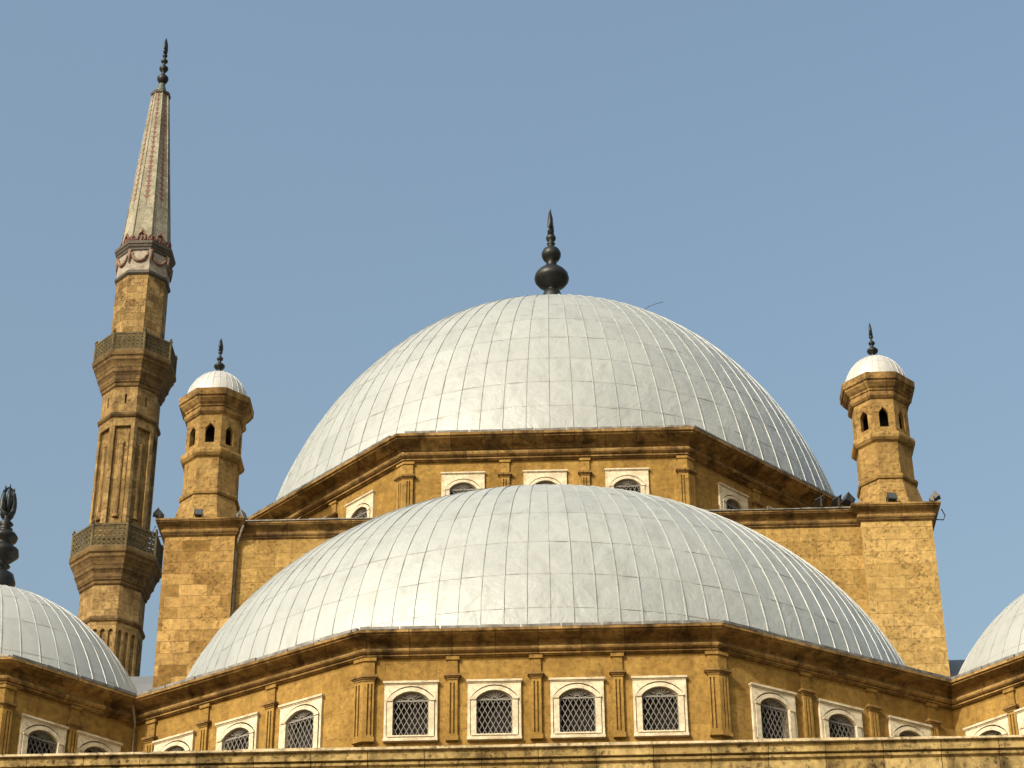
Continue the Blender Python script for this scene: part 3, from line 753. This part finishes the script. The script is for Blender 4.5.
# panelled middle stage
m = MB(); Rm = 1.49; pth = o8(Rm); L = 2*Rm*math.sin(T8)
for i in range(8):
    facet(m, pth[i], pth[(i+1) % 8], 51.9, 59.3, [(L/2, 53.3, [(-.40, 58.75), (.40, 58.75)])], recess=.15, back=True)
m.build('panelled_shaft', 'minaret', mn)
m = MB()
for i in range(8):
    a, b = Vector(pth[i]), Vector(pth[(i+1) % 8]); t = (b-a).normalized(); n = Vector((t.y, -t.x)); c = (a+b)/2-n*.15
    def P(s, z, d): return (c.x+t.x*s+n.x*d, c.y+t.y*s+n.y*d, z)
    for z0, z1, hw, dd in ((53.85, 57.75, .13, .11), (57.75, 57.9, .17, .13), (53.7, 53.85, .17, .13)):
        sec = [(-hw, 0), (-hw*.75, dd*.7), (-hw*.3, dd), (hw*.3, dd), (hw*.75, dd*.7), (hw, 0)]
        for (sa, da), (sb, db) in zip(sec, sec[1:]): m.face([P(sa, z0, da), P(sb, z0, db), P(sb, z1, db), P(sa, z1, da)])
        m.face([P(s_, z1, d_) for s_, d_ in sec]); m.face([P(s_, z0, d_) for s_, d_ in sec])
    for sx in (-1, 1):      # inner bead of the panel
        m.face([P(sx*.33, 53.4, .035), P(sx*.30, 53.4, .035), P(sx*.30, 58.65, .035), P(sx*.33, 58.65, .035)])
        m.face([P(sx*.33, 53.4, 0), P(sx*.33, 53.4, .035), P(sx*.33, 58.65, .035), P(sx*.33, 58.65, 0)])
        m.face([P(sx*.30, 53.4, 0), P(sx*.30, 53.4, .035), P(sx*.30, 58.65, .035), P(sx*.30, 58.65, 0)])
m.build('colonnettes', 'minaret', mn)
oring('upper_ring', [(1.49, 59.22), (1.55, 59.25), (1.61, 59.34), (1.60, 59.46), (1.50, 59.54)])
m = MB(); pth = o8(1.47); L = 2*1.47*math.sin(T8)
for i in range(8): facet(m, pth[i], pth[(i+1) % 8], 59.4, 61.2, [(L/2, 60.05, [(-.05, 60.6), (.05, 60.6)])], recess=.15, back=True)
m.build('upper_neck', 'minaret', mn)
oring('upper_corbel', corbel(61.0, 1.50, 62.85, 2.16))
railing(62.85, 63.90, 2.05, 'upper')
m = MB(); m.lathe([(1.385, 63.0), (1.36, 68.0)], 8, MX, MY, T8, cap=False); m.build('upper_shaft', 'minaret', mn)
oring('collar_base', [(1.36, 67.82), (1.41, 67.86), (1.475, 67.93), (1.475, 68.05), (1.43, 68.12), (1.38, 68.15)], 'darktrim')
oring('festoon_band', [(1.39, 68.1), (1.39, 69.4)], 'plaster')
oring('collar_cornice', [(1.39, 69.32), (1.45, 69.38), (1.47, 69.48), (1.53, 69.54), (1.56, 69.64), (1.61, 69.68), (1.62, 69.84), (1.57, 69.87), (1.2, 69.9)], 'darktrim')
m = MB(); pth = o8(1.40); L = 2*1.40*math.sin(T8)
for i in range(8):
    a, b = Vector(pth[i]), Vector(pth[(i+1) % 8]); t = (b-a).normalized(); n = Vector((t.y, -t.x))
    P = lambda s, z, d=.03: Vector((a.x+t.x*s+n.x*d, a.y+t.y*s+n.y*d, z))
    m.tube([P(L/2+.40*math.cos(R_(180+180*q/10)), 69.2+.52*math.sin(R_(180+180*q/10))) for q in range(11)], [.05+.055*math.sin(math.pi*q/10) for q in range(11)], 8)
    m.tube([P(0, 69.3), P(0, 68.95), P(0, 68.55)], [.10, .085, .03], 8); m.box(-.1, .1, -.03, .06, -.07, .07, Matrix.Translation(P(0, 69.32)) @ Matrix.Rotation(math.atan2(t.y, t.x)-T8, 4, 'Z'))
m.build('festoons', 'swag', mn)
# spire
m = MB(); zb, zt_, rb, rtp = 69.88, 80.55, 1.32, .47
m.lathe([(rb, zb), (rb*.5+rtp*.5, (zb+zt_)/2), (rtp, zt_)], 8, MX, MY, T8)
for q in range(8):
    a = T8+R_(45)*q
    m.tube([(MX+rb*math.cos(a), MY+rb*math.sin(a), zb), (MX+rtp*math.cos(a), MY+rtp*math.sin(a), zt_)], .035, 6)
m.build('spire', 'spire', mn)
for i in range(8):
    m = MB()
    am = R_(-90)+R_(45)*i
    n = Vector((math.cos(am), math.sin(am), 0)); t = Vector((-math.sin(am), math.cos(am), 0))
    ap = math.cos(T8)
    def S(f, s, d=.012):
        r = (rb+(rtp-rb)*f)*ap; return Vector((MX, MY, zb+(zt_-zb)*f))+n*(r+d)+t*s
    f = .30
    while f < .985:                                     # painted chain of lozenges and chevrons down each face
        hwd = .19*(1-.55*f); hf = .015
        m.face([S(f-hf, 0), S(f, hwd), S(f+hf*.5, 0)]); m.face([S(f-hf, 0), S(f+hf*.5, 0), S(f, -hwd)])
        m.face([S(f+hf*.6, 0), S(f+hf*1.0, hwd*.45), S(f+hf*1.5, 0), S(f+hf*1.0, -hwd*.45)])
        f += .0325
    m.face([S(.235, -.012), S(.235, .012), S(.29, .012), S(.29, -.012)])
    m.build('painted_chain', 'red', mn); m = MB()
    w0 = rb*math.sin(T8)
    for cx_, sc_ in ((0, 1.), (-w0*.86, .55), (w0*.86, .55)):         # cresting at the foot
        m.tube([S(.005, cx_)+t*.2*sc_*math.cos(R_(200-220*q/10))*1.+Vector((0, 0, sc_*(.25+.34*math.sin(R_(200-220*q/10)))))+n*.02 for q in range(11)], .042*sc_+.012, 6)
        b = S(.005, cx_)+n*.02
        m.tube([b, b+Vector((0, 0, .42*sc_))], [.07*sc_, .05*sc_], 6)
        m.tube([b+Vector((0, 0, .55*sc_)), b+Vector((0, 0, .85*sc_))], [.09*sc_, .012], 6)
    m.tube([S(.004, -w0*.5)+n*.02, S(.02, -w0*.3)+n*.02, S(.004, 0)+n*.02], .03, 6); m.tube([S(.004, w0*.5)+n*.02, S(.02, w0*.3)+n*.02, S(.004, 0)+n*.02], .03, 6)
    m.build('cresting', 'red', mn)
oring('spire_cap', [(.47, 80.45), (.55, 80.5), (.57, 80.62), (.50, 80.7), (.2, 80.75)], 'darktrim', True)
m = MB(); m.lathe([(.34, 80.7), (.27, 81.0), (.18, 81.3), (.2, 81.36), (.14, 81.42)], 16, MX, MY, smooth=True); m.build('finial_foot', 'verdigris', mn)
finial(mn, MX+.03, MY, [(.14, 81.4), (.24, 81.58), (.31, 81.7), (.31, 81.84), (.22, 81.97), (.10, 82.08), (.09, 82.2), (.2, 82.36), (.25, 82.46), (.24, 82.56), (.15, 82.66), (.07, 82.73), (.07, 82.86), (.15, 82.94), (.2, 83.02), (.16, 83.1), (.07, 83.17), (.06, 83.3), (.13, 83.36), (.14, 83.44), (.06, 83.5), (.06, 83.62)], 0, 84.72, cr=.15, rot=R_(10))

# ------------------------------------------------------------------ small fixtures
def floodlight(x, y, z, yaw, tilt, label, s=1., dep=.09):
    root = thing('floodlight', label, 'floodlight', (x, y, z), 'floodlights on the tower cornices')
    b = MB(); b.box(-.16*s, .16*s, -.012, .012, 0, .02); b.box(-.17*s, -.145*s, -.02, .02, 0, .22*s); b.box(.145*s, .17*s, -.02, .02, 0, .22*s)
    o = b.build('bracket', 'fixture'); o.parent = root; o.rotation_euler = (0, 0, yaw)
    h = MB(); W, H, D = .14*s, .12*s, dep*s
    fr = [(-W, -D, -H), (W, -D, -H), (W, -D, H), (-W, -D, H)]; bk = [(-W*.7, D, -H*.6), (W*.7, D, -H*.6), (W*.7, D, H*.6), (-W*.7, D, H*.6)]
    for i in range(4): j = (i+1) % 4; h.face([fr[i], fr[j], bk[j], bk[i]])
    h.face(bk); h.face(list(reversed(fr)))
    h.box(-W-.015, W+.015, -D-.03, -D, -H-.015, H+.015)
    ho = h.build('housing', 'fixture'); ho.parent = root; ho.location = (0, 0, .2*s); ho.rotation_euler = (tilt, 0, yaw)
    l = MB(); l.face([(-W*.92, -D-.034, -H*.92), (W*.92, -D-.034, -H*.92), (W*.92, -D-.034, H*.92), (-W*.92, -D-.034, H*.92)])
    lo = l.build('lens', 'lens'); lo.parent = ho
    return root
floodlight(-13.22, -13.86, 38.49, R_(-75), R_(-35), 'floodlight on the outer left end of the left tower cornice', 1.0, .15)
floodlight(-11.88, -13.86, 38.49, R_(10), R_(-20), 'small floodlight in front of the left turret foot', 1.0)
floodlight(-10.48, -13.5, 38.49, R_(70), R_(-20), 'floodlight on the inner right end of the left tower cornice', 1.3)
floodlight(10.36, -13.7, 38.49, R_(-70), R_(-25), 'dark floodlight on the inner left end of the right tower cornice', 1.3, .12)
floodlight(11.76, -13.86, 38.49, R_(15), R_(-20), 'dark floodlight in front of the right turret foot', 1.1)
floodlight(13.2, -13.86, 38.49, R_(75), R_(-38), 'floodlight on the outer right end of the right tower cornice', 1.0, .15)
floodlight(9.36, -13.6, 38.47, R_(-85), R_(-58), 'pale slanted floodlight on the screen wall cornice, left of a matching one', 1.5, .035)
floodlight(9.96, -13.6, 38.47, R_(-85), R_(-58), 'pale slanted floodlight on the screen wall cornice, next to the right tower', 1.5, .035)

m = MB(); m.tube([(-10.28, -13.86, 38.47), (-10.33, -13.84, 38.2), (-10.50, -13.60, 37.85), (-10.56, -13.52, 37.3), (-10.56, -13.52, 22.3)], .045, 8)
tag(m.build('drainpipe', 'pipe', None, loc=(-10.4, -13.6, 22.3)), 'thin pipe running down the inner edge of the left tower', 'pipe', 'drainpipes')
cw = WALL[3]
m = MB(); m.tube([(cw[0]-.02, cw[1]-.62, ZL-.02), (cw[0]-.01, cw[1]-.60, ZL-.3), (cw[0], cw[1]-.20, ZL-.62), (cw[0], cw[1]-.14, ZL-.9), (cw[0], cw[1]-.14, 22.3)], .035, 8)
tag(m.build('drainpipe', 'pipe', None, loc=(cw[0], cw[1], 22.3)), 'grey pipe in the corner where the left corner dome meets the half dome', 'pipe', 'drainpipes')
def on_dome(th, lat):
    return Vector((.17+12.34*math.cos(R_(lat))*math.sin(R_(th)), -12.34*math.cos(R_(lat))*math.cos(R_(th)), 39.25+15.39*math.sin(R_(lat))))
p = Vector((3.85, -3.2, 53.32))
m = MB(); m.tube([p, p+Vector((.18, -.1, .24)), p+Vector((.42, -.15, .42)), p+Vector((.72, -.2, .52)), p+Vector((1.05, -.3, .55))], .011, 6)
tag(m.build('wire', 'cable', None, loc=p), 'thin bent wire sticking up from the right side of the central dome', 'wire')
for sgn in (-1, 1):
    x = -13.36 if sgn < 0 else 13.44
    q = Vector((x, -13.6, 38.1))
    m = MB(); m.tube([q+Vector((-sgn*.2, 0, -.1)), q+Vector((sgn*.05, 0, -.12)), q+Vector((sgn*.12, 0, .05)), q+Vector((sgn*.02, 0, .3))], .02, 6)
    if sgn < 0: m.tube([q+Vector((-.05, 0, -.12)), q+Vector((-.12, -.02, -.3)), q+Vector((.0, -.02, -.42))], .014, 6)
    tag(m.build('cable', 'cable', None, loc=q), 'loose black cable hanging from the left tower cornice' if sgn < 0 else 'short black cable at the outer end of the right tower cornice', 'cable')
